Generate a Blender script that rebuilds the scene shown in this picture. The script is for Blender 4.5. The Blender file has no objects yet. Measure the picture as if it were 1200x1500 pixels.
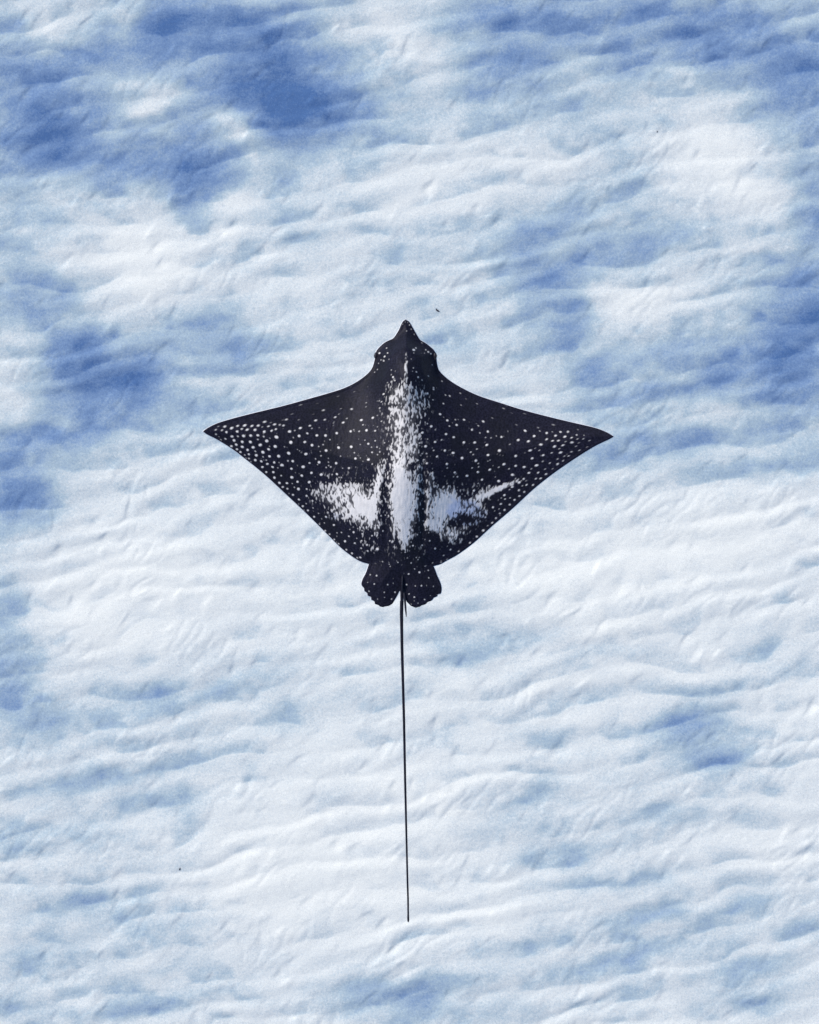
import bpy, math
import numpy as np

# ------------------------------------------------------------------ scale
# Sizes were measured on the photograph; a measuring unit is 3.35 mm on the ray (2.0 m wing span).
CAM_H = 13.0            # camera above the sea bed
RAY_Z = 4.0             # swimming height of the ray above the sea bed
S_RAY = 0.00335         # metres per unit on the ray
S_BED = S_RAY * CAM_H / (CAM_H - RAY_Z)   # metres per unit on the sea bed
CX, CY = 600.0, 750.0

scene = bpy.context.scene
col = scene.collection

# ------------------------------------------------------------------ camera
cam_data = bpy.data.cameras.new('camera')
cam = bpy.data.objects.new('camera', cam_data)
col.objects.link(cam)
cam.location = (0, 0, CAM_H)
cam.rotation_euler = (0, 0, 0)
cam_data.sensor_fit = 'HORIZONTAL'
cam_data.angle = 2 * math.atan(600 * S_RAY / (CAM_H - RAY_Z))
cam_data.clip_end = 1000
scene.camera = cam

# ------------------------------------------------------------------ sky and sun
SUN_ELEV = math.radians(37)
SUN_DIR = (-0.76, 0.65)          # horizontal direction towards the sun (upper left)
world = bpy.data.worlds.new('World')
scene.world = world
world.use_nodes = True
wn = world.node_tree
bg = wn.nodes['Background']
sky = wn.nodes.new('ShaderNodeTexSky')
sky.sky_type = 'NISHITA'
sky.sun_disc = False
sky.sun_elevation = SUN_ELEV
sky.sun_rotation = math.atan2(SUN_DIR[0], SUN_DIR[1])
wn.links.new(sky.outputs[0], bg.inputs[0])
bg.inputs[1].default_value = 0.13
sun_data = bpy.data.lights.new('sun', 'SUN')
sun_data.energy = 2.75
sun_data.angle = math.radians(6)
sun_data.color = (1.0, 0.90, 0.77)
sun = bpy.data.objects.new('sun', sun_data)
col.objects.link(sun)
hl = math.hypot(*SUN_DIR)
sx, sy, sz = SUN_DIR[0] / hl * math.cos(SUN_ELEV), SUN_DIR[1] / hl * math.cos(SUN_ELEV), math.sin(SUN_ELEV)
from mathutils import Vector
sun.rotation_euler = Vector((-sx, -sy, -sz)).to_track_quat('-Z', 'Y').to_euler()
sun.location = (sx * 30, sy * 30, sz * 30)

scene.view_settings.view_transform = 'Standard'
scene.view_settings.look = 'None'
scene.view_settings.gamma = 1.0
scene.view_settings.use_curve_mapping = False
scene.view_settings.exposure = 0.61

# ------------------------------------------------------------------ noise helpers (numpy)
rng = np.random.default_rng(7)
PERM = rng.permutation(256).astype(np.int64)
PERM = np.concatenate([PERM, PERM, PERM])
GA = rng.random(256) * 2 * np.pi
GX, GY = np.cos(GA), np.sin(GA)

def perlin(x, y, seed=0):
    x = x + seed * 17.31
    y = y - seed * 9.77
    xf = np.floor(x); yf = np.floor(y)
    xi = xf.astype(np.int64) & 255; yi = yf.astype(np.int64) & 255
    fx = x - xf; fy = y - yf
    u = fx * fx * fx * (fx * (fx * 6 - 15) + 10)
    v = fy * fy * fy * (fy * (fy * 6 - 15) + 10)
    def g(ix, iy, dx, dy):
        h = PERM[(PERM[(ix + seed * 31) & 255] + iy) & 255]
        return GX[h] * dx + GY[h] * dy
    a = g(xi, yi, fx, fy); b = g(xi + 1, yi, fx - 1, fy)
    c = g(xi, yi + 1, fx, fy - 1); d = g(xi + 1, yi + 1, fx - 1, fy - 1)
    return 1.45 * ((a + u * (b - a)) * (1 - v) + (c + u * (d - c)) * v)

def fbm(x, y, seed, octaves=4, gain=0.5):
    s = 0.0; a = 1.0; t = 0.0
    for o in range(octaves):
        s = s + a * perlin(x * 2 ** o, y * 2 ** o, seed + o); t += a; a *= gain
    return s / t

def sstep(e0, e1, x):
    t = np.clip((x - e0) / (e1 - e0), 0, 1)
    return t * t * (3 - 2 * t)

def rot(x, y, deg):
    """coordinates along / across a direction that rises to the right by deg (y runs down)"""
    a = math.radians(deg); c, s = math.cos(a), math.sin(a)
    return x * c - y * s, x * s + y * c

def mesh_from_arrays(name, verts, quads, attrs=None, smooth=True):
    me = bpy.data.meshes.new(name)
    nv, nf = len(verts), len(quads)
    me.vertices.add(nv)
    me.vertices.foreach_set('co', np.ascontiguousarray(verts, dtype=np.float32).ravel())
    me.loops.add(nf * 4)
    me.loops.foreach_set('vertex_index', np.ascontiguousarray(quads, dtype=np.int32).ravel())
    me.polygons.add(nf)
    me.polygons.foreach_set('loop_start', np.arange(0, nf * 4, 4, dtype=np.int32))
    for k, v in (attrs or {}).items():
        at = me.attributes.new(k, 'FLOAT', 'POINT')
        at.data.foreach_set('value', np.ascontiguousarray(v, dtype=np.float32))
    me.update(calc_edges=True)
    me.polygons.foreach_set('use_smooth', np.full(nf, smooth, dtype=bool))
    me.validate()
    return me

def new_mat(name):
    m = bpy.data.materials.new(name)
    m.use_nodes = True
    nt = m.node_tree
    return m, nt, nt.nodes['Principled BSDF'], nt.nodes['Material Output']

def node(nt, typ, **kw):
    n = nt.nodes.new(typ)
    for k, v in kw.items():
        setattr(n, k, v)
    return n

def mixcol(nt, fac, a, b, blend='MIX'):
    n = node(nt, 'ShaderNodeMix', data_type='RGBA', blend_type=blend)
    for sock, v in ((n.inputs[0], fac), (n.inputs[6], a), (n.inputs[7], b)):
        if isinstance(v, bpy.types.NodeSocket):
            nt.links.new(v, sock)
        else:
            sock.default_value = v
    return n.outputs[2]

def maprange(nt, val, a, b, c, d):
    n = node(nt, 'ShaderNodeMapRange')
    nt.links.new(val, n.inputs[0])
    for i, v in enumerate((a, b, c, d)):
        n.inputs[i + 1].default_value = v
    return n.outputs[0]

# ------------------------------------------------------------------ sea bed: rippled pale sand
def axis(lo, hi, step, far, growth=1.13):
    core = list(np.arange(lo, hi, step))
    out_hi = []; p = core[-1]; s = step
    while p < far:
        s *= growth; p += s; out_hi.append(p)
    out_lo = []; p = core[0]; s = step
    while p > -far:
        s *= growth; p -= s; out_lo.append(p)
    return np.array(out_lo[::-1] + core + out_hi)

ax = axis(-150, 1350, 1.9, 32000)
ay = axis(-150, 1650, 1.9, 32000)
cell_x = np.gradient(ax); cell_y = np.gradient(ay)
X, Y = np.meshgrid(ax, ay)
CELL = np.maximum(*np.meshgrid(cell_x, cell_y))
FADE = np.clip(1.25 - CELL / 16.0, 0, 1)

def ripple_phase(x, y):
    wx = 22 * perlin(x / 190, y / 150, 11)
    wy = 22 * perlin(x / 210, y / 130, 12)
    a, q = rot(x + wx, y + wy, 9)
    ph = q / 43.0 + 0.36 * perlin(a / 210, q / 95, 1) + 0.22 * perlin(a / 70, q / 48, 2) + 0.08 * perlin(a / 30, q / 22, 3)
    return a, q, ph

def seabed_height(x, y):
    """height in units: sand ripples with rounded crests and creased troughs, running across, with forks and slanting creases"""
    wx = 22 * perlin(x / 190, y / 150, 11)
    wy = 22 * perlin(x / 210, y / 130, 12)
    a, q, ph = ripple_phase(x, y)
    f = ph - np.floor(ph)
    amp = 0.62 + 0.55 * perlin(a / 150, q / 70, 4)
    amp = np.clip(amp, 0.15, 1.1)
    g = np.where(f < .40, f / .40, (1 - f) / .60)
    h = (0.62 * (g * g * (3 - 2 * g)) + 0.38 * np.sqrt(np.sin(np.pi * f) ** 2 + .01)) * 1.95 * amp
    # a second train crossing it
    a2, q2 = rot(x + wx, y + wy, 22)
    n = perlin(a2 / 92, q2 / 36, 5)
    m2 = sstep(-0.25, 0.45, perlin(x / 160, y / 120, 6))
    h = h + 1.7 * np.sqrt(n * n + .012) * (0.35 + 0.65 * m2)
    # slanting creases
    a3, q3 = rot(x + 0.6 * wx, y + 0.6 * wy, 47)
    n3 = np.sqrt(perlin(a3 / 46, q3 / 21, 7) ** 2 + .003)
    m3 = sstep(0.05, 0.5, perlin(x / 95, y / 70, 8))
    h = h + 2.0 * np.minimum(n3, 0.35) * m3
    n4 = np.abs(perlin(a3 / 24, q3 / 10, 9))
    m4 = sstep(0.1, 0.55, perlin(x / 70, y / 55, 10))
    h = h + 0.5 * np.minimum(n4, 0.3) * m4
    # long swells
    h = h + 3.0 * fbm(x / 240, y / 130, 20, 2)
    h = h + 0.15 * perlin(x / 9, y / 6, 22)
    return h

H = seabed_height(X, Y) * FADE
# short scour marks with one steep side, scattered over the ripples
def scour(H, n):
    r = np.random.default_rng(21)
    for i in range(n):
        cx, cy = r.uniform(-120, 1320), r.uniform(-120, 1620)
        L = r.uniform(6, 15); w = r.uniform(4.0, 7.5); ang = r.normal(46, 12)
        A = r.uniform(0.3, 1.3) * (1 if r.random() < 0.75 else -1)
        bend = r.uniform(-0.012, 0.012)
        i0, i1 = np.searchsorted(ax, [cx - 2.4 * L, cx + 2.4 * L])
        j0, j1 = np.searchsorted(ay, [cy - 2.4 * L, cy + 2.4 * L])
        xx, yy = X[j0:j1, i0:i1] - cx, Y[j0:j1, i0:i1] - cy
        u, v = rot(xx, yy, ang)
        v = v + bend * u * u
        e = np.exp(-(u / L) ** 2)
        H[j0:j1, i0:i1] -= A * e * np.where(v > 0, np.exp(-(v / (w * 1.9)) ** 2), np.exp(-(v / (w * 0.55)) ** 2))
    return H
H = scour(H, 1100)

# bluish patches over the pale sand: x, y, rx, ry, tilt, amount
BLUE_TONE = [
 (230,120,280,130,0,.13),(850,430,130,120,0,.13),(1090,540,150,90,8,.14),(150,540,130,90,0,.12),(30,680,80,110,0,.10),(690,930,110,50,10,.12),
 (1030,1085,110,70,5,.06),(990,1350,240,160,0,.12),(160,1200,220,160,0,.13),(180,1430,260,90,0,.08),(600,1460,200,50,5,.08),(820,1180,120,90,0,.08),
 (1050,90,220,90,0,.10),(300,510,120,60,20,.10),(780,120,120,90,0,.08),(330,1010,160,60,10,.08),(930,640,160,60,0,.10),(20,950,70,120,0,.10),
 (432,140,66,54,10,.66),(405,165,40,40,0,.25),(500,160,55,40,10,.34),(300,30,95,38,0,.36),(225,45,60,40,0,.26),(390,55,60,45,0,.26),
 (45,160,60,85,0,.32),(120,205,85,45,5,.28),(290,235,70,48,0,.36),(275,290,50,35,15,.28),(75,215,60,40,0,.22),(200,245,70,25,0,.18),
 (330,120,60,35,0,.22),(10,60,40,60,0,.16),(150,90,70,40,0,.16),(745,108,55,38,15,.30),(715,30,60,20,10,.18),(790,25,110,30,0,.20),
 (960,15,150,30,0,.20),(1030,45,80,26,22,.20),(1150,85,75,50,15,.38),(1180,150,55,40,0,.26),(1070,70,60,30,25,.18),(880,70,100,34,0,.16),
 (1170,240,40,50,10,.28),(1195,330,30,45,0,.30),(1180,400,50,40,0,.30),(1180,470,60,42,0,.54),(1150,535,66,36,10,.56),(1190,590,55,35,0,.36),
 (800,400,45,38,20,.30),(830,470,42,28,18,.38),(870,540,40,25,10,.22),(1010,565,75,15,8,.38),(985,510,60,16,8,.28),(1060,530,28,16,20,.30),
 (930,620,70,35,0,.14),(860,680,55,18,10,.22),(1060,640,90,18,8,.18),(1100,690,90,16,6,.16),(1190,675,40,25,0,.26),(770,345,50,22,20,.18),
 (930,350,80,24,8,.20),(860,300,60,20,10,.14),(145,560,72,48,0,.56),(105,505,40,24,15,.34),(210,555,55,28,0,.28),(70,640,65,20,0,.34),
 (20,700,55,40,5,.34),(20,750,55,40,0,.28),(120,620,110,35,0,.16),(35,430,60,26,8,.26),(100,440,55,26,0,.18),(20,370,40,30,0,.18),
 (340,515,45,38,30,.22),(330,600,70,30,0,.16),(300,470,60,40,0,.08),(60,330,70,30,0,.10),(10,900,34,70,0,.24),(20,1000,50,60,10,.24),
 (330,640,90,25,0,.10),(60,1060,80,30,8,.16),(230,1025,80,22,10,.16),(350,1000,70,22,15,.16),(200,1130,90,14,8,.20),(110,1150,80,14,10,.16),
 (60,1230,80,18,10,.18),(240,1175,80,14,8,.14),(60,1330,60,26,0,.12),(150,1320,70,14,10,.18),(240,1350,90,22,8,.14),(60,1410,70,24,8,.16),
 (180,1480,90,16,8,.22),(270,1460,80,14,10,.18),(590,1455,95,22,8,.34),(650,1485,90,22,0,.22),(550,1440,70,12,10,.14),(20,1480,60,30,0,.16),
 (1020,1085,62,36,5,.38),(1000,1060,60,16,10,.20),(1065,1110,30,24,0,.18),(960,1195,50,14,8,.24),(945,1340,55,15,10,.32),(940,1290,50,11,8,.26),
 (930,1400,75,15,10,.34),(1110,1420,60,16,5,.38),(1110,1465,60,24,0,.22),(790,1160,34,18,20,.28),(820,1250,50,20,0,.22),(690,955,50,18,15,.28),
 (640,930,40,14,10,.18),(760,1385,60,14,12,.18),(1060,1010,50,14,5,.14),(880,950,60,12,8,.18),(780,930,60,16,10,.16),(740,750,60,24,0,.10),
 (1110,960,50,14,20,.16),(1180,980,40,14,8,.16),(640,1075,40,16,12,.16),(740,1200,50,18,8,.14),(1170,1360,40,14,8,.20),(1080,1330,40,12,10,.20),
 (430,1050,50,18,10,.18),(520,1020,60,18,8,.10),(800,1080,60,16,8,.12),(1180,830,40,14,6,.14),(700,640,50,20,0,.12),(660,500,60,24,0,.10),
 # paler patches of sand
 (200,370,100,55,8,-.30),(230,420,70,30,5,-.14),(60,30,56,32,0,-.24),(190,30,26,26,0,-.30),(70,55,44,18,0,-.16),(215,155,32,22,20,-.32),(150,192,28,18,0,-.24),
 (195,120,40,20,15,-.12),(340,193,24,20,0,-.36),(370,225,18,26,0,-.24),(350,290,30,22,0,-.28),(340,345,22,16,0,-.16),(235,190,24,12,0,-.14),
 (560,45,80,42,0,-.22),(640,100,60,30,0,-.10),(680,230,120,40,8,-.16),(640,290,120,34,8,-.16),(1050,210,80,50,15,-.28),(1100,275,60,34,0,-.26),
 (860,85,44,30,15,-.18),(980,115,40,18,0,-.16),(1010,140,90,20,0,-.10),(935,450,80,28,5,-.28),(880,420,60,30,0,-.12),(810,240,60,20,8,-.14),
 (1130,365,50,14,8,-.14),(1030,610,80,18,12,-.12),(210,850,130,55,8,-.16),(150,920,90,40,0,-.10),(470,1250,170,80,6,-.16),(420,1310,150,50,0,-.12),
 (850,830,130,50,6,-.14),(1080,790,130,44,6,-.16),(880,900,110,34,8,-.10),(660,1160,90,30,8,-.10),(1120,1250,90,30,8,-.12),(720,1340,90,24,8,-.08),
 (20,590,40,30,0,-.16),(10,545,30,20,0,-.08),(300,560,60,20,0,-.10),(420,420,80,40,0,-.10),
]

def blue_tone_at(x, y):
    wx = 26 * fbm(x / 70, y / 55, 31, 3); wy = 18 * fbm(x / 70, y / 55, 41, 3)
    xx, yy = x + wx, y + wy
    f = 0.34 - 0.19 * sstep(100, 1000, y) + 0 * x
    for bx, by, rx, ry, t, a in BLUE_TONE:
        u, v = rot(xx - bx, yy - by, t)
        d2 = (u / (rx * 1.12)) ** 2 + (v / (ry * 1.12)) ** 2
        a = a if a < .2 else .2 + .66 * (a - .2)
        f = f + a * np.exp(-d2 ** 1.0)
    # beyond the surveyed area the blue goes on in patches of the same size
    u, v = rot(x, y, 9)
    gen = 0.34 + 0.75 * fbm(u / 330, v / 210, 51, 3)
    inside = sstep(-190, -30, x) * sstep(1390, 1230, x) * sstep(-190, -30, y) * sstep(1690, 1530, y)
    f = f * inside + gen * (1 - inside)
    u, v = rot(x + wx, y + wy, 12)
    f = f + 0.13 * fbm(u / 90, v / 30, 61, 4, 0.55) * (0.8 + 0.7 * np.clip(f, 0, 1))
    # bluish shade painted in patches on the lee side of each ripple
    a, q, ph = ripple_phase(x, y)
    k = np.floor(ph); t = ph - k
    lee_shade = sstep(-.25, .55, perlin(a / 62 + 7.3 * k, k * 3.7 + .31, 95) + .5 * perlin(a / 23 + 3.1 * k, q / 19, 96) + .5 * perlin(x / 170, y / 130, 97))
    f = f + (0.17 * lee_shade * sstep(.10, .80, t) * sstep(1.0, .93, t) - .035) * FADE
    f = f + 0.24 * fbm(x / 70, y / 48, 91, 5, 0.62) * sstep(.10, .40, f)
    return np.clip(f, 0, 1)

BLUEV = blue_tone_at(X, Y)
H = H - 3.0 * BLUEV * FADE
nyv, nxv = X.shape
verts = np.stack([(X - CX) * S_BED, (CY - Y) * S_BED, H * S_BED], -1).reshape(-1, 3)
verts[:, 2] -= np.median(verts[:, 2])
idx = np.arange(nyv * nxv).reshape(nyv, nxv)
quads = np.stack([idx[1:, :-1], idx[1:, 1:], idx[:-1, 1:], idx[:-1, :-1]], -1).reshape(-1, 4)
me = mesh_from_arrays('seabed', verts, quads, {'blue_tone': BLUEV.ravel()})

m, nt, bsdf, out = new_mat('rippled_sand')
tc = node(nt, 'ShaderNodeTexCoord')
at = node(nt, 'ShaderNodeAttribute', attribute_name='blue_tone')
grain = node(nt, 'ShaderNodeTexNoise'); grain.inputs['Scale'].default_value = 62; grain.inputs['Detail'].default_value = 4; grain.inputs['Roughness'].default_value = .75
nt.links.new(tc.outputs['Object'], grain.inputs['Vector'])
fine = node(nt, 'ShaderNodeTexNoise'); fine.inputs['Scale'].default_value = 190; fine.inputs['Detail'].default_value = 2
nt.links.new(tc.outputs['Object'], fine.inputs['Vector'])
add = node(nt, 'ShaderNodeMath', operation='ADD')
g1 = maprange(nt, grain.outputs[0], .25, .75, -.13, .13)
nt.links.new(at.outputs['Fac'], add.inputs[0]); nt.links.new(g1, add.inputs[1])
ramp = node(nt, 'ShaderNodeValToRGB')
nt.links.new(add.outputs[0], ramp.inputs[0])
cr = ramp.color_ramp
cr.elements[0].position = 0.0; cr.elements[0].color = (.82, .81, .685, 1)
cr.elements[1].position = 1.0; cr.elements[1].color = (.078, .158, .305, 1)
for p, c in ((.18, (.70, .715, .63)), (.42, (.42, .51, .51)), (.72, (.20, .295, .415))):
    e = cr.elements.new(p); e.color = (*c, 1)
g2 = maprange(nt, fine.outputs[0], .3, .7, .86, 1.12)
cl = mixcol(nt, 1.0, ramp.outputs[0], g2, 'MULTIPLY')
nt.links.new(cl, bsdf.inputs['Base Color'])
bsdf.inputs['Roughness'].default_value = .9
bsdf.inputs['Specular IOR Level'].default_value = .15
bump = node(nt, 'ShaderNodeBump'); bump.inputs['Strength'].default_value = .35; bump.inputs['Distance'].default_value = .006
nt.links.new(grain.outputs[0], bump.inputs['Height'])
nt.links.new(bump.outputs[0], bsdf.inputs['Normal'])
me.materials.append(m)
seabed = bpy.data.objects.new('seabed', me)
seabed['kind'] = 'structure'
seabed['label'] = 'pale rippled sand bed with soft blue patches'
col.objects.link(seabed)

# ------------------------------------------------------------------ sea water: one clear, faintly blue body of water round camera and bed
me = bpy.data.meshes.new('sea_water')
b = 158.0
vs = [(x, y, z) for z in (-1.2, 22.0) for y in (-b, b) for x in (-b, b)]
me.from_pydata(vs, [], [(0, 2, 3, 1), (4, 5, 7, 6), (0, 1, 5, 4), (2, 6, 7, 3), (0, 4, 6, 2), (1, 3, 7, 5)])
m = bpy.data.materials.new('clear_sea_water'); m.use_nodes = True
nt = m.node_tree; nt.nodes.clear()
o = node(nt, 'ShaderNodeOutputMaterial'); va = node(nt, 'ShaderNodeVolumeAbsorption')
va.inputs['Color'].default_value = (.42, .55, .90, 1); va.inputs['Density'].default_value = .008
nt.links.new(va.outputs[0], o.inputs['Volume'])
me.materials.append(m)
water = bpy.data.objects.new('sea_water', me); water['kind'] = 'structure'
water['label'] = 'clear faintly blue sea water over the sand'
col.objects.link(water)

# ------------------------------------------------------------------ the eagle ray
def catmull(pts, n=10):
    p = np.array(pts, float)
    p = np.vstack([2 * p[0] - p[1], p, 2 * p[-1] - p[-2]])
    o = []
    for i in range(1, len(p) - 2):
        for t in np.arange(n) / n:
            o.append(0.5 * (2 * p[i] + (p[i + 1] - p[i - 1]) * t + (2 * p[i - 1] - 5 * p[i] + 4 * p[i + 1] - p[i + 2]) * t * t
                            + (3 * p[i] - p[i - 1] - 3 * p[i + 1] + p[i + 2]) * t ** 3))
    o.append(p[-2])
    return np.array(o)

L_WING = [(594.3,468.2),(590.5,470.6),(587.5,476),(584,484),(576.7,495),(570,498.5),(563.8,501.7),(556,508.5),(551,515.5),(549.3,525),(545.7,538),(538,548),(522.5,559.5),(504,568.7),
 (481,576.3),(450,585.2),(419,594),(393,600.6),(367.5,607),(341.7,614),(321,620.6),(308,627),(299.6,632.8)]
L_WING2 = [(299.6,632.8),(305.5,637),(321,645),(341.7,658),(362,673.5),(378,686.3),(395,701),(420,724.5),(450,753),(477,780),(498,801),(513,813),(525,820.8),(534,824.4),(540.6,825.8)]
L_FIN = [(540.6,825.8),(538.6,832),(535.6,840),(531.2,848.5),(529.4,855),(530.6,858.5),(533.4,861.5),(533.8,865.5),(538,868.8),(538.6,872.6),(543.4,874.4),(544,878.6),(549,880.6),(550,884.4),(555,886),(557,888),(562,889)]
R_WING = [(594.3,468.2),(598.5,470.4),(602,475),(608.7,487),(615.3,497.5),(621,501),(627,505.2),(636.2,513.6),(638.8,522),(640.7,535),(644.7,544.5),(659,557.5),(678,569),(702,580.2),(734,590.8),(766,601),(803,611),(840.7,620.4),(870,627.6),(886,634),(896.9,640.4)]
R_WING2 = [(896.9,640.4),(889,644.8),(870,654),(848.7,667),(824.7,683),(803,698.8),(780,717.5),(750,745.5),(720,771.5),(696,793.5),(672,811.5),(654,821.5),(645,826.5),(635,829)]
R_FIN = [(635,829),(637.5,835),(640.5,843),(645,853),(647,861),(646.6,867),(645.2,870),(641.6,870.4),(640.4,873.6),(635.4,875.6),(633,879.2),(626.6,881.4),(623.4,884.6),(617,886.6),(614,889),(609,889.8)]
L_IN = [(585.2,866.5),(584,870),(580.3,876.8),(577.5,881),(574.6,884.8),(569.5,887.8),(562,889)]
R_IN = [(592.6,877),(596,881.6),(599,884.8),(603,888.2),(609,889.8)]

def chain(*parts):
    o = [catmull(p) for p in parts]
    c = np.vstack([o[0]] + [q[1:] for q in o[1:]])
    keep = [0]; ylast = c[0, 1]
    for i in range(1, len(c)):
        if c[i, 1] > ylast + 1e-4:
            keep.append(i); ylast = c[i, 1]
    return c[keep]

def grow(c, side, amt):
    """move a chain outwards by amt (the thin pale rim of the fins lies outside the dark back)"""
    t = np.gradient(c, axis=0); t /= np.linalg.norm(t, axis=1)[:, None] + 1e-9
    nrm = np.stack([-t[:, 1], t[:, 0]], 1) * side
    o = c + nrm * amt
    keep = [0]; yl = o[0, 1]
    for i in range(1, len(o)):
        if o[i, 1] > yl + 1e-4:
            keep.append(i); yl = o[i, 1]
    return o[keep]

RIM = 0.75
XL = grow(chain(L_WING, L_WING2, L_FIN), 1, RIM)
XR = grow(chain(R_WING, R_WING2, R_FIN), -1, RIM)
YTOP = min(XL[0, 1], XR[0, 1]) - 0.9
XL[0] = (593.4, YTOP); XR[0] = (595.2, YTOP)
XLI = chain(L_IN); XRI = chain(R_IN)
TAIL_END = 1352.5
TAIL_C = np.array([(YTOP, 594.3), (560, 594.5), (700, 592), (820, 589.5), (868, 589.0), (900, 588.3), (950, 589.0), (1000, 590.4), (1060, 592.0), (1130, 593.3), (1200, 594.9), (1230, 595.6), (1290, 597.0), (1320, 597.9), (1352.5, 598.2)])
TAIL_R = np.array([(YTOP, .45), (500, 3.2), (860, 3.4), (880, 2.8), (920, 2.3), (1000, 2.0), (1130, 1.75), (1250, 1.45), (1340, 1.35), (1348, 1.6), (1351, 1.3), (1352.5, .25)])
tc_x = lambda y: np.interp(y, TAIL_C[:, 0], TAIL_C[:, 1])
tr_ = lambda y: np.interp(y, TAIL_R[:, 0], TAIL_R[:, 1])
YL_SPLIT, YR_SPLIT = 866.5, 877.0
YL_END, YR_END = XL[-1, 1] - .05, XR[-1, 1] - .05

def left_in(y):
    o = tc_x(y) - tr_(y)
    return np.where(y > YL_SPLIT, np.minimum(np.interp(y, XLI[:, 1], XLI[:, 0]), o), o)
def right_in(y):
    o = tc_x(y) + tr_(y)
    return np.where(y > YR_SPLIT, np.maximum(np.interp(y, XRI[:, 1], XRI[:, 0]), o), o)

rows = np.arange(YTOP, 889.5, 0.92)
rows_l = np.append(rows[rows < YL_END - .3], YL_END)
rows_r = np.append(rows[rows < YR_END - .3], YR_END)
rows_t = np.append(np.concatenate([rows, np.arange(rows[-1] + 2, TAIL_END - 4, 2.5), np.arange(TAIL_END - 3.5, TAIL_END, .6)]), TAIL_END)
# rows that the three strips share must be identical
def strip(ys, fa, fb, n):
    s = np.linspace(0, 1, n + 1)
    a, b = fa(ys)[:, None], fb(ys)[:, None]
    return a + (b - a) * s[None, :], np.repeat(ys[:, None], n + 1, 1)
fxl = lambda y: np.interp(y, XL[:, 1], XL[:, 0])
fxr = lambda y: np.interp(y, XR[:, 1], XR[:, 0])
ftl = lambda y: tc_x(y) - tr_(y)
ftr = lambda y: tc_x(y) + tr_(y)

# closed outline for the distance field
yy_t = np.linspace(YL_SPLIT, TAIL_END, 160); yy_t2 = np.linspace(YR_SPLIT, TAIL_END, 160)
OUT = np.vstack([XL, XLI[::-1], np.stack([ftl(yy_t), yy_t], 1), np.stack([ftr(yy_t2), yy_t2], 1)[::-1], XRI, XR[::-1]])
def edge_distance(px, py):
    P0 = OUT; P1 = np.roll(OUT, -1, 0)
    keep = np.linalg.norm(P1 - P0, axis=1) > 1e-6
    P0, P1 = P0[keep], P1[keep]
    px, py = px.ravel(), py.ravel()
    # coarse to fine: outline in bins of y would be faster, but a plain pass in chunks is quick enough
    best = np.full(px.shape, 1e9, np.float32)
    px = px.astype(np.float32); py = py.astype(np.float32)
    for (x0, y0), (x1, y1) in zip(P0, P1):
        dx, dy = x1 - x0, y1 - y0
        l2 = dx * dx + dy * dy
        t = np.clip(((px - x0) * dx + (py - y0) * dy) / l2, 0, 1)
        d = (px - x0 - t * dx) ** 2 + (py - y0 - t * dy) ** 2
        np.minimum(best, d, out=best)
    return np.sqrt(best)

# a distance raster is much cheaper than a distance for each vertex
gx = np.arange(294, 904, 1.5); gy = np.arange(462, 898, 1.5)
RX, RY = np.meshgrid(gx, gy)
inside_d = edge_distance(RX, RY).reshape(RX.shape)
# sign: outside is negative
lft = np.where(RY < YL_SPLIT, fxl(RY), fxl(RY))
ins = (RX > fxl(RY)) & (RX < fxr(RY)) & (RY > YTOP)
ins &= ~((RY > YL_SPLIT) & (RX > left_in(RY)) & (RX < ftl(RY)))
ins &= ~((RY > YR_SPLIT) & (RX < right_in(RY)) & (RX > ftr(RY)))
ins &= ~((RY > YL_END) & (RX < ftl(RY))) & ~((RY > YR_END) & (RX > ftr(RY)))
SD = np.where(ins, inside_d, -inside_d)
def bil(A, x, y, x0, y0, st):
    u = np.clip((x - x0) / st, 0, A.shape[1] - 1.001); v = np.clip((y - y0) / st, 0, A.shape[0] - 1.001)
    i = np.floor(u).astype(int); j = np.floor(v).astype(int); fu = u - i; fv = v - j
    return (A[j, i] * (1 - fu) + A[j, i + 1] * fu) * (1 - fv) + (A[j + 1, i] * (1 - fu) + A[j + 1, i + 1] * fu) * fv

def ray_depth(x, y):
    d = bil(SD, x, y, 294, 462, 1.5)
    tail_d = np.minimum(x - ftl(y), ftr(y) - x)
    d = np.where((y > 868) & (np.abs(x - tc_x(y)) <= tr_(y) + .01), np.maximum(tail_d, 0), d)
    return np.maximum(d, 0)

def ray_mid(x, y):
    """height of the middle sheet: wing tips lifted, trailing edges a little lower, tail level"""
    w = np.clip(np.abs(x - 593) / 300, 0, 1.1)
    z = 22 * w ** 2.2 - 5 * sstep(640, 820, y) * sstep(.08, .5, w)
    z = z + 5.0 * np.sin((y - 620) / 95) * sstep(.35, .9, w)
    return z - 10 * sstep(480, 560, 1040 - y) * 0 - 6 * sstep(800, 1000, y)

def ray_top(x, y, d):
    t = np.sqrt(3.2 * d) * (0.55 + 0.45 * sstep(0, 6, 6 - d)) + 0.10 * d
    body = 33 * np.exp(-((x - 593) / (40 + 12 * sstep(560, 640, y))) ** 2) * sstep(478, 590, y) * sstep(858, 690, y)
    head = 20 * np.exp(-((x - 594) / 38) ** 2) * sstep(472, 515, y) * sstep(610, 535, y)
    brow = 7 * (np.exp(-((x - 557) / 9) ** 2 - ((y - 521) / 15) ** 2) + np.exp(-((x - 631) / 9) ** 2 - ((y - 521) / 15) ** 2))
    shoulder = 9 * (np.exp(-((x - 535) / 42) ** 2 - ((y - 690) / 75) ** 2) + np.exp(-((x - 655) / 42) ** 2 - ((y - 690) / 75) ** 2))
    groove = -3.0 * (np.exp(-((x - 566) / 5) ** 2) + np.exp(-((x - 620) / 5) ** 2)) * sstep(640, 700, y) * sstep(820, 760, y)
    return t + (body + head + brow + shoulder + groove) * sstep(0, 26, d)

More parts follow.
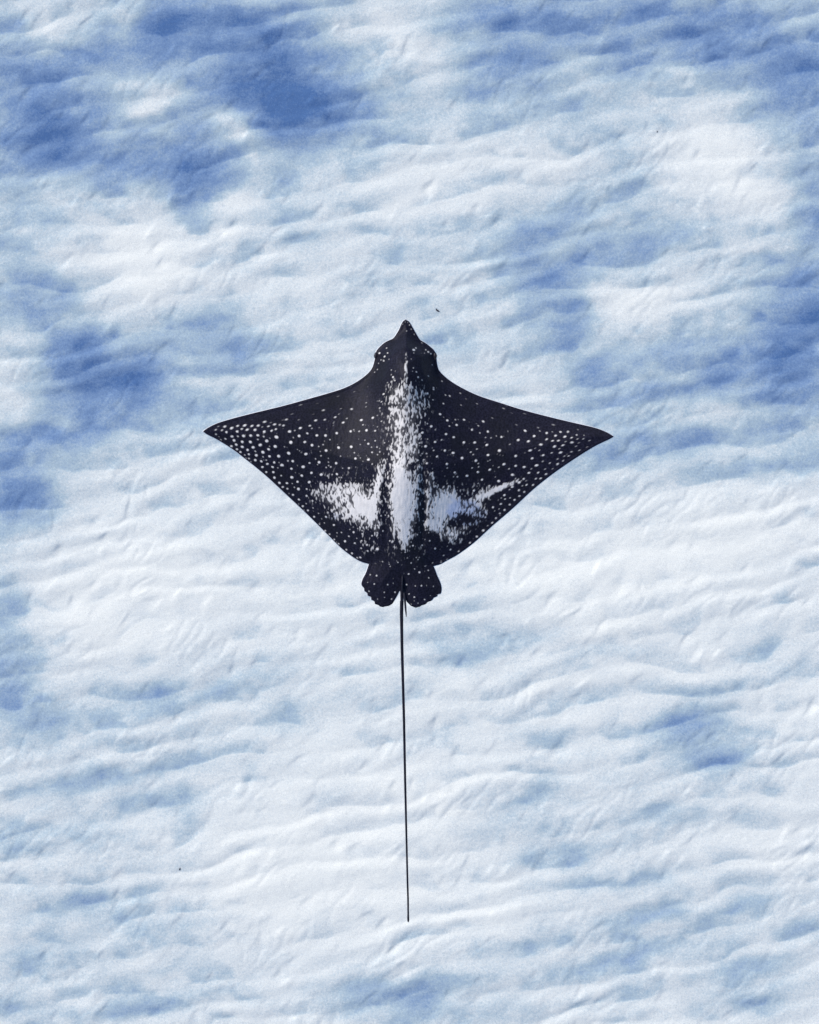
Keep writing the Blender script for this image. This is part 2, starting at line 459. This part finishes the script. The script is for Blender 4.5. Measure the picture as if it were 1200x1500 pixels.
def ray_bottom(x, y, d):
    t = np.sqrt(3.2 * d) * 0.62
    body = 17 * np.exp(-((x - 593) / 48) ** 2) * sstep(478, 590, y) * sstep(858, 690, y)
    return -(t + body * sstep(0, 30, d))

# --- spots and painted glints of the back, on a fine raster
ST = 0.45; PX0, PY0 = 294.0, 462.0
gx = np.arange(PX0, 904, ST); gy = np.arange(PY0, 898, ST)
RX, RY = np.meshgrid(gx, gy)
PAT = np.zeros_like(RX)

def stamp(cx, cy, r, asp=1.0, ang=0.0, val=1.0, soft=0.45):
    R = r * max(asp, 1) + 2
    i0, i1 = int((cx - R - PX0) / ST), int((cx + R - PX0) / ST) + 2
    j0, j1 = int((cy - R - PY0) / ST), int((cy + R - PY0) / ST) + 2
    i0, j0 = max(i0, 0), max(j0, 0)
    xx, yy = RX[j0:j1, i0:i1] - cx, RY[j0:j1, i0:i1] - cy
    if xx.size == 0:
        return
    c, s = math.cos(ang), math.sin(ang)
    u, v = xx * c + yy * s, -xx * s + yy * c
    d = np.sqrt((u / asp ** .5) ** 2 + (v * asp ** .5) ** 2) - r
    PAT[j0:j1, i0:i1] = np.maximum(PAT[j0:j1, i0:i1], val * (1 - sstep(-soft, soft, d)))

SPOTS = [
 (295,600,.1,"270,255,10 235,305,15 365,258,22 325,312,16 390,340,20 238,370,14 375,437,16 308,448,10 280,405,7 465,280,26 550,247,20 652,240,26 545,330,22 612,292,18 690,303,24 757,247,22 848,243,22 803,305,24 470,402,22 555,400,15 638,395,26 742,390,24 845,385,22 845,445,14 500,460,24 618,480,24 737,482,26 530,520,22 460,543,20 618,553,24 540,587,18 590,627,18 695,597,22 776,560,26 880,525,28 712,660,18 652,670,12 670,715,9 712,720,15 740,768,9 807,617,14 820,675,24 917,630,28 918,697,12 805,745,22 892,762,20 965,745,12 980,800,20 907,845,20 962,918,17 1055,845,20 1080,778,20 1065,920,20 1132,857,10 1185,820,20 1180,970,14 1080,1000,22 1152,1075,22 940,187,22 1028,197,9 997,252,18 1085,225,22 1160,230,15 907,262,10 1043,317,20 1105,295,18 937,332,24 930,403,15 1115,410,32 975,468,28 1098,547,28 1000,588,22 1013,690,22 1147,688,26 1020,427,9 1015,545,9 1150,780,9"),
 (395,570,.1,"460,235,12 255,452,18 335,370,9 435,455,9 215,540,18 303,628,26 380,613,12 460,577,24 598,543,18 628,583,12 563,655,18 443,693,24 360,717,11 325,787,30 527,782,22 702,685,22 828,687,24 683,465,20 815,455,16 793,315,17 967,418,18 1085,498,20 1138,438,11 992,653,22 893,748,12 633,828,24 838,907,24 1020,865,24 543,957,26 292,945,28 145,988,26 232,852,10 350,1060,22 280,1055,14 195,1117,26 330,1170,20 502,1143,28 595,1087,16 735,1077,24 985,1092,22 730,847,12 795,820,12 752,920,9 763,982,13 683,1027,12 712,1110,10 905,1145,14 838,1153,12 875,1125,11 870,1020,9 872,1075,11 1050,990,11 1080,1165,10 1170,1165,16 450,910,9 420,890,8 1005,110,8 1050,292,9 1020,372,9 943,503,9"),
 (395,690,.1,"335,95,26 480,70,22 418,160,20 262,180,20 200,235,18 268,260,16 340,185,10 430,265,26 370,240,12 348,350,18 290,330,8 435,418,18 430,483,8 490,515,18 505,572,9 565,577,17 655,670,17 548,365,18 633,437,16 733,777,12 815,875,16 880,925,14 948,1003,14 1013,1065,12 1125,1152,15 945,790,18 830,672,18 1107,1028,18 1165,955,14 1055,900,12 990,905,10 622,30,22 765,55,26 858,75,14 925,55,12 995,50,20 1028,97,11 1062,100,11 588,165,24 550,265,15 540,478,11 765,700,9 720,620,10 640,540,11 805,760,10"),
 (490,700,.1,"285,795,18 157,928,20 62,965,14 175,1050,14 258,1105,17 335,1170,14 380,1165,18 215,852,11 330,885,10 230,755,10 410,770,12 415,820,16 345,740,10 632,1040,26 638,695,16 715,775,14 632,800,14 555,845,14 690,555,14 750,545,11 668,650,11 400,920,14 300,955,16 395,1030,14 480,980,18 490,1070,16 815,920,14 1040,1085,12"),
 (505,570,.1,"107,300,18 38,438,12 250,465,22 418,435,20 275,535,13 95,628,20 140,605,10 220,630,14 327,617,22 453,627,16 105,855,24 152,943,12 168,1027,20 305,762,10 237,823,9 355,815,18 455,772,13 482,865,13 402,865,11 410,940,15 522,935,13 490,975,11 357,1045,22 240,1020,9 413,1110,13 320,210,10 317,270,9 518,295,13 142,42,8 545,205,13 512,190,11 485,403,9 487,570,9 545,490,12 520,885,9 75,1165,16 590,805,12"),
 (600,570,.1,"350,18,15 260,85,18 525,95,12 587,107,15 340,172,12 493,222,14 752,240,10 743,63,11 987,218,10 445,380,20 550,470,20 668,457,12 795,457,18 685,535,20 580,553,13 315,563,22 375,612,11 258,525,12 185,658,22 530,672,20 642,715,20 465,757,13 370,790,20 790,790,22 948,790,22 910,603,18 1075,480,20 1003,543,12 1142,628,20 1025,648,12 1108,715,11 1125,825,22 980,885,13 232,855,24 260,750,11 145,808,15 512,912,20 348,913,13 632,945,24 245,960,13 182,962,12 397,1000,18 762,1018,24 890,930,14 925,965,12 965,1055,24 1142,972,22 540,1107,20 205,1048,13 120,1060,15 250,1100,18 910,1160,13 1005,1145,12 1000,1095,12 140,1120,10 545,1165,12 1140,1060,9 1172,1045,10 268,280,11 125,550,14 825,148,7"),
 (700,590,.1,"375,87,12 208,228,10 340,507,18 265,493,10 188,520,11 685,417,22 815,495,22 583,553,22 730,572,22 460,615,11 308,707,26 545,785,22 755,705,24 910,620,24 875,370,11 897,420,11 997,450,20 1125,490,20 995,543,18 1080,565,18 1165,562,18 1108,648,24 1068,740,14 888,703,12 828,672,9 945,775,20 785,820,20 940,863,13 850,922,26 375,905,24 547,928,20 670,945,22 450,972,13 775,972,11 300,948,13 168,985,22 500,1058,24 740,1030,20 875,1027,18 990,1048,18 975,975,12 1043,888,14 1155,828,12 1158,903,18 1178,680,12 843,1115,16 912,1110,18 665,1118,18 300,1150,24 55,1130,18 700,1145,9 630,1145,10 250,1090,8 680,165,9 1095,330,13 558,328,9 1078,433,9 1195,437,16 1185,742,14"),
 (790,600,.1,"298,335,18 405,333,18 360,405,22 457,420,16 530,380,14 540,440,12 625,438,12 715,462,12 460,490,22 368,478,12 330,530,20 520,545,11 560,495,10 570,603,13 298,635,24 455,625,14 415,685,14 353,688,12 255,730,12 335,755,14 257,800,18 185,870,10 277,580,10 550,300,8 680,555,9 635,385,9"),
 (700,680,.1,"600,270,24 708,305,17 802,305,17 647,318,11 500,335,20 598,383,18 676,407,17 605,468,17 535,523,18 465,592,17 335,583,18 220,632,18 390,670,18 322,720,15 385,455,20 395,512,14 460,373,11 470,495,12 110,775,14 210,857,16 143,902,9 82,970,20 265,790,16 60,775,10 245,685,9 310,655,10 340,495,10"),
 (600,690,.1,"985,960,18 885,1050,16 1075,868,17 720,1175,14 600,1150,12 185,1085,14 375,1135,16 295,1020,14 50,1090,16 115,930,12 225,1000,9 235,860,14 280,900,10 835,75,22 1057,130,18 995,20,20 1000,185,11 937,290,20 655,28,18 695,90,14 638,90,10 1165,218,16 545,190,10 1110,680,12 1145,800,10 125,265,20 115,500,12 130,650,10 195,555,11 200,730,10"),
 (520,800,.125,"180,335,11 255,345,14 228,443,12 165,528,11 345,540,11 470,540,14 430,620,12 385,450,12 325,180,10 405,210,9 415,235,9 505,188,11 660,195,12 630,325,14 757,305,17 865,370,11 825,232,10 860,283,11 605,450,14 708,465,10 780,462,14 920,470,9 697,597,13 817,625,12 740,668,9 635,560,12 740,155,10 720,130,10 615,135,9 1120,40,14 940,25,14 1040,108,12 1080,155,10 1010,190,10 755,130,9 590,65,10 910,195,9 700,265,10 150,425,8 350,600,8 265,620,8 660,680,8 885,580,7 450,435,8"),
 (520,460,.125,"288,462,16 372,405,11 385,470,12 350,510,15 307,545,10 340,560,13 402,550,8 265,655,9 232,685,9 278,582,8 690,440,22 715,412,13 690,480,9 830,425,12 860,450,16 890,470,14 815,470,8 660,555,8 685,660,11 720,705,13 675,700,8 740,765,15 785,795,11 860,740,11 905,600,9 1020,790,11 920,875,13 850,945,15 450,765,16 430,735,9 470,805,13 385,825,9 340,955,16 430,680,9 607,203,9 660,180,9 640,130,10 695,240,8 560,120,7 785,340,9 590,95,6 620,100,7"),  # head marks, painted glints among the spots
]
r2 = np.random.default_rng(5)
for ox, oy, k, txt in SPOTS:
    for t in txt.split():
        x, y, r = (float(v) for v in t.split(','))
        right_tip = ox + x * k > 770
        stamp(ox + x * k, oy + y * k, max(r * k * (.74 if k < .11 else .62), .5), r2.uniform(1.0, 1.5) if not right_tip else r2.uniform(1.2, 1.9),
              r2.uniform(-.5, .5) if not right_tip else r2.normal(-.4, .3), min(1, (.26 if k < .11 else .2) + r * k * .38))
for i in range(420):                       # faint tiny flecks between the spots
    x = r2.normal(593, 95); y = r2.normal(700, 75)
    stamp(x, y, r2.uniform(.4, .8), r2.uniform(1, 2), r2.normal(1.4, .4), r2.uniform(.08, .4))

# wet sky glints on the back, painted into the colour as white streaks
GLINT_BLOBS = [
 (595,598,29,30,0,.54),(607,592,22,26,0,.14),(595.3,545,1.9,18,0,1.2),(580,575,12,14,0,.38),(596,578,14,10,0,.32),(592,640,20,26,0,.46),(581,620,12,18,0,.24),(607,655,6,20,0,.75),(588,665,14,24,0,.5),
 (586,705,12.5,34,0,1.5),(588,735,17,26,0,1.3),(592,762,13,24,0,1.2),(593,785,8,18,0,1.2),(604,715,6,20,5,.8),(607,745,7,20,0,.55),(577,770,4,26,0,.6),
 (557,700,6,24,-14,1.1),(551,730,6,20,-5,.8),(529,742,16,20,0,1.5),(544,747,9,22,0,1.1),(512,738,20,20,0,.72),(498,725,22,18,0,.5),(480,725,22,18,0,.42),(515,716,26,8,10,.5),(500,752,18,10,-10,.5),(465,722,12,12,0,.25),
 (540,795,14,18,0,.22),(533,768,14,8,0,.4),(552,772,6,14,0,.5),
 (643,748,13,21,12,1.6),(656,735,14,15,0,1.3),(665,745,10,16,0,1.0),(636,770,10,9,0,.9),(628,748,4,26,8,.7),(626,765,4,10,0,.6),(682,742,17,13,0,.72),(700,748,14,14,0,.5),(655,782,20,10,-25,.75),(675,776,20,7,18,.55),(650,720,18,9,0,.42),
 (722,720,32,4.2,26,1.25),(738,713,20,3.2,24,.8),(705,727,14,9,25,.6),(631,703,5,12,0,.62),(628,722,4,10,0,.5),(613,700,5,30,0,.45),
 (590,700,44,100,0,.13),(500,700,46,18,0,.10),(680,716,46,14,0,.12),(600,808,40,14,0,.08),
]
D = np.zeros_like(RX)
for cx, cy, rx, ry, t, a in GLINT_BLOBS:
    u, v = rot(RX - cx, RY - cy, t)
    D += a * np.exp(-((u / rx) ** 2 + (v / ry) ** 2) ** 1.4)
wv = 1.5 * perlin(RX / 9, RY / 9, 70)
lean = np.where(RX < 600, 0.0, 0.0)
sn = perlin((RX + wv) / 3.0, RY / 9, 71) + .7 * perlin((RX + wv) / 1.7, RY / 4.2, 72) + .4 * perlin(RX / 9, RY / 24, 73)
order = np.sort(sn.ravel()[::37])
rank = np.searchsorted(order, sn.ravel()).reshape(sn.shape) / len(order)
# dark breaks that run through the painted glints
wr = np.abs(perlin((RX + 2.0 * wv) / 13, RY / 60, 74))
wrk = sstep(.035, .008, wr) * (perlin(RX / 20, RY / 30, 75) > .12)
glint = sstep(-.14, .12, (.66 * D - .04) - rank) * sstep(.015, .16, D) * (1 - .9 * wrk * (D < 1.9))
glint *= .82 + .18 * np.clip(1 + perlin(RX / 7, RY / 10, 76), 0, 1)
# thin pale veil painted under the glints, so that they feather out
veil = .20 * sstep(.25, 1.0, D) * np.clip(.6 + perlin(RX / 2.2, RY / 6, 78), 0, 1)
glint = np.maximum(glint * (.80 + .20 * sstep(.5, 1.3, D)), veil)
PAT = np.maximum(PAT, glint)
TINT = sstep(.35, .75, np.exp(-((RX - 672) / 22) ** 2 - ((RY - 748) / 22) ** 2) + .7 * np.exp(-((RX - 700) / 22) ** 2 - ((RY - 755) / 20) ** 2) + .6 * np.exp(-((RX - 490) / 20) ** 2 - ((RY - 757) / 12) ** 2) + .25 * perlin(RX / 8, RY / 8, 77))

V = []; PATV = []; TINTV = []; BEL = []; Q = []
base = 0
def add_strip(PX, PY, top):
    global base
    d = ray_depth(PX, PY)
    mid = ray_mid(PX, PY)
    if top:
        z = mid + ray_top(PX, PY, d)
        inr = (PY < 896)
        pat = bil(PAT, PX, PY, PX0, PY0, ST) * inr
        tin = bil(TINT, PX, PY, PX0, PY0, ST) * inr
        z = z + .35 * pat * sstep(0, 8, d)
        bel = np.where(PY < 880, 1 - sstep(RIM * .55, RIM * 1.15, d), 0)
        # sideways creases of the skin
        z = z + .25 * perlin(PX / 3.5, PY / 11, 80) * sstep(2, 20, d)
    else:
        z = mid + ray_bottom(PX, PY, d)
        pat = np.zeros_like(PX); tin = pat; bel = np.ones_like(PX)
    n, mcol = PX.shape
    V.append(np.stack([PX, PY, z], -1).reshape(-1, 3)); PATV.append(pat.ravel()); TINTV.append(tin.ravel()); BEL.append(bel.ravel())
    ii = np.arange(n * mcol).reshape(n, mcol) + base
    q = np.stack([ii[1:, :-1], ii[1:, 1:], ii[:-1, 1:], ii[:-1, :-1]], -1).reshape(-1, 4)
    Q.append(q if top else q[:, ::-1]); base += n * mcol

for top in (True, False):
    nw = 340 if top else 34
    add_strip(*strip(rows_l, fxl, left_in, nw), top)
    add_strip(*strip(rows_t, ftl, ftr, 8), top)
    add_strip(*strip(rows_r, right_in, fxr, nw), top)
V = np.vstack(V); PATV = np.concatenate(PATV); TINTV = np.concatenate(TINTV); BEL = np.concatenate(BEL); Q = np.vstack(Q)
# weld the strips along their shared lines and the two sides along the rim
key = np.round(V * np.array([200, 200, 20])).astype(np.int64)
hsh = (key[:, 0] * 4000037 + key[:, 1]) * 9973 + key[:, 2]
_, first, inv = np.unique(hsh, return_index=True, return_inverse=True)
V, PATV, TINTV, BEL = V[first], PATV[first], TINTV[first], BEL[first]
Q = inv.ravel()[Q]
ok = (Q[:, 0] != Q[:, 1]) & (Q[:, 1] != Q[:, 2]) & (Q[:, 2] != Q[:, 3]) & (Q[:, 3] != Q[:, 0]) & (Q[:, 0] != Q[:, 2]) & (Q[:, 1] != Q[:, 3])
Q = Q[ok]
def ray_space(P):
    P = np.asarray(P, float)
    return np.stack([(P[..., 0] - CX) * S_RAY, (CY - P[..., 1]) * S_RAY, P[..., 2] * S_RAY], -1)
org = ray_space(np.array([593.0, 660.0, 0.0]))
me = mesh_from_arrays('body', ray_space(V) - org, Q, {'spots_glints': PATV, 'tint': TINTV, 'belly': BEL})

m, nt, bsdf, out = new_mat('ray_skin')
pa = node(nt, 'ShaderNodeAttribute', attribute_name='spots_glints')
ti = node(nt, 'ShaderNodeAttribute', attribute_name='tint')
be = node(nt, 'ShaderNodeAttribute', attribute_name='belly')
tc = node(nt, 'ShaderNodeTexCoord')
nz = node(nt, 'ShaderNodeTexNoise'); nz.inputs['Scale'].default_value = 120; nz.inputs['Detail'].default_value = 3
nt.links.new(tc.outputs['Object'], nz.inputs['Vector'])
nz2 = node(nt, 'ShaderNodeTexNoise'); nz2.inputs['Scale'].default_value = 7; nz2.inputs['Detail'].default_value = 3
nt.links.new(tc.outputs['Object'], nz2.inputs['Vector'])
dark = mixcol(nt, maprange(nt, nz.outputs[0], .38, .68, 0, 1), (.006, .006, .012, 1), (.017, .017, .030, 1))
dark = mixcol(nt, maprange(nt, nz2.outputs[0], .4, .7, 0, .5), dark, (.010, .011, .012, 1))
pale = mixcol(nt, ti.outputs['Fac'], (.68, .65, .59, 1), (.46, .50, .58, 1))
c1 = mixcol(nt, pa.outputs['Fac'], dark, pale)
c2 = mixcol(nt, be.outputs['Fac'], c1, (.78, .78, .77, 1))
nt.links.new(c2, bsdf.inputs['Base Color'])
bsdf.inputs['Roughness'].default_value = .5
bsdf.inputs['Specular IOR Level'].default_value = .08
bump = node(nt, 'ShaderNodeBump'); bump.inputs['Strength'].default_value = .3; bump.inputs['Distance'].default_value = .003
nt.links.new(nz.outputs[0], bump.inputs['Height']); nt.links.new(bump.outputs[0], bsdf.inputs['Normal'])
skin = m
me.materials.append(skin)

ray = bpy.data.objects.new('eagle_ray', None)
col.objects.link(ray)
ray.location = (org[0], org[1], RAY_Z)
ray.empty_display_size = .3
ray['label'] = 'black eagle ray with white spots and long thin tail swimming above pale sand'
ray['category'] = 'eagle ray'
body = bpy.data.objects.new('body', me); col.objects.link(body); body.parent = ray

m, nt, bsdf, out = new_mat('dark_horn')
nz = node(nt, 'ShaderNodeTexNoise'); nz.inputs['Scale'].default_value = 200
c = mixcol(nt, nz.outputs[0], (.010, .010, .016, 1), (.022, .021, .028, 1)); nt.links.new(c, bsdf.inputs['Base Color'])
bsdf.inputs['Roughness'].default_value = .45; bsdf.inputs['Specular IOR Level'].default_value = .25
horn = m

def tube(name, path, mat, parent, sides=10, flat=1.0):
    """path: x, y, z, radius in units; closed at both ends"""
    P = np.array(path, float)
    t = np.gradient(P[:, :3], axis=0); t /= np.linalg.norm(t, axis=1)[:, None]
    up = np.array([0, 0, 1.0]); sd = np.cross(t, up); sd /= np.linalg.norm(sd, axis=1)[:, None] + 1e-9
    u2 = np.cross(sd, t)
    vs = []
    for p, s, u, r in zip(P[:, :3], sd, u2, P[:, 3]):
        for k in range(sides):
            a = 2 * math.pi * k / sides
            vs.append(p + r * (math.cos(a) * s + flat * math.sin(a) * u))
    fs = []
    for i in range(len(P) - 1):
        for k in range(sides):
            k2 = (k + 1) % sides
            fs.append((i * sides + k, i * sides + k2, (i + 1) * sides + k2, (i + 1) * sides + k))
    fs.append(tuple(range(sides))); fs.append(tuple((len(P) - 1) * sides + k for k in range(sides - 1, -1, -1)))
    mm = bpy.data.meshes.new(name)
    mm.from_pydata([tuple(v) for v in (ray_space(np.array(vs)) - org)], [], fs)
    for p in mm.polygons: p.use_smooth = True
    mm.materials.append(mat)
    oo = bpy.data.objects.new(name, mm); col.objects.link(oo); oo.parent = parent
    return oo

zt = float(ray_mid(np.array(589.), np.array(872.)))
tube('tail_spine', [(590.8, 862, zt + 3.2, .8), (592.2, 870, zt + 4.6, 1.5), (593.4, 880, zt + 4.8, 1.6), (594.2, 890, zt + 4.8, 1.45), (594.9, 898, zt + 4.6, 1.1), (595.3, 904, zt + 4.4, .35)], horn, ray, flat=.7)
# low keel-like dorsal fin at the tail root
tube('dorsal_fin', [(589.6, 838, zt + 7, .3), (589.5, 846, zt + 8.5, 1.1), (589.3, 855, zt + 8.5, 1.3), (589.2, 864, zt + 6, 1.0), (589.1, 869, zt + 4, .3)], horn, ray, flat=2.4)
for ex in (550.6, 637.6):
    s = -1 if ex < 590 else 1
    zz = float(ray_mid(np.array(ex), np.array(522.))) + 3.0
    tube('eye', [(ex, 516.5, zz, .6), (ex, 518.5, zz, 2.0), (ex, 521.5, zz, 2.8), (ex, 524.5, zz, 2.0), (ex, 526.5, zz, .6)], horn, ray, sides=14, flat=.8)

# ------------------------------------------------------------------ dark scraps lying on the sand
m, nt, bsdf, out = new_mat('dark_scrap')
nz = node(nt, 'ShaderNodeTexNoise'); nz.inputs['Scale'].default_value = 300
c = mixcol(nt, nz.outputs[0], (.012, .012, .02, 1), (.03, .03, .04, 1)); nt.links.new(c, bsdf.inputs['Base Color'])
bsdf.inputs['Roughness'].default_value = .7
scrap_mat = m

def bed_z(x, y):
    j = np.searchsorted(ay, y); i = np.searchsorted(ax, x)
    return float(verts.reshape(nyv, nxv, 3)[j - 1:j + 1, i - 1:i + 1, 2].max())

def scrap(x, y, length, width, ang, label, seed):
    r = np.random.default_rng(seed)
    n, sides = 6, 8
    vs = []; fs = []
    for i in range(n):
        t = i / (n - 1) * 2 - 1
        rad = max(math.sqrt(max(1 - t * t, 0)) * width / 2, .05 * width)
        for k in range(sides):
            a = 2 * math.pi * k / sides
            j = r.uniform(.8, 1.15)
            vs.append((t * length / 2, rad * j * math.cos(a) + .12 * length * (t * t - .4), rad * .45 * j * math.sin(a)))
    for i in range(n - 1):
        for k in range(sides):
            k2 = (k + 1) % sides
            fs.append((i * sides + k, i * sides + k2, (i + 1) * sides + k2, (i + 1) * sides + k))
    fs.append(tuple(range(sides - 1, -1, -1))); fs.append(tuple((n - 1) * sides + k for k in range(sides)))
    mm = bpy.data.meshes.new('seaweed_scrap')
    mm.from_pydata([tuple(c * S_BED for c in v) for v in vs], [], fs)
    mm.materials.append(scrap_mat)
    o = bpy.data.objects.new('seaweed_scrap', mm)
    o.location = ((x - CX) * S_BED, (CY - y) * S_BED, bed_z(x, y) + width * .1 * S_BED)
    o.rotation_euler = (0, 0, math.radians(ang))
    o['label'] = label; o['category'] = 'seaweed scrap'; o['group'] = 'dark scraps scattered on the sand'
    col.objects.link(o)

scrap(641, 454.5, 7.5, 2.6, -42, 'dark scrap on the sand just right of the ray snout', 1)
scrap(263.5, 1273, 4.2, 1.8, 70, 'tiny dark scrap on pale sand left of the lower tail', 2)
scrap(963, 193, 2.8, 1.3, 60, 'tiny dark scrap on pale sand at upper right above the right wing', 3)
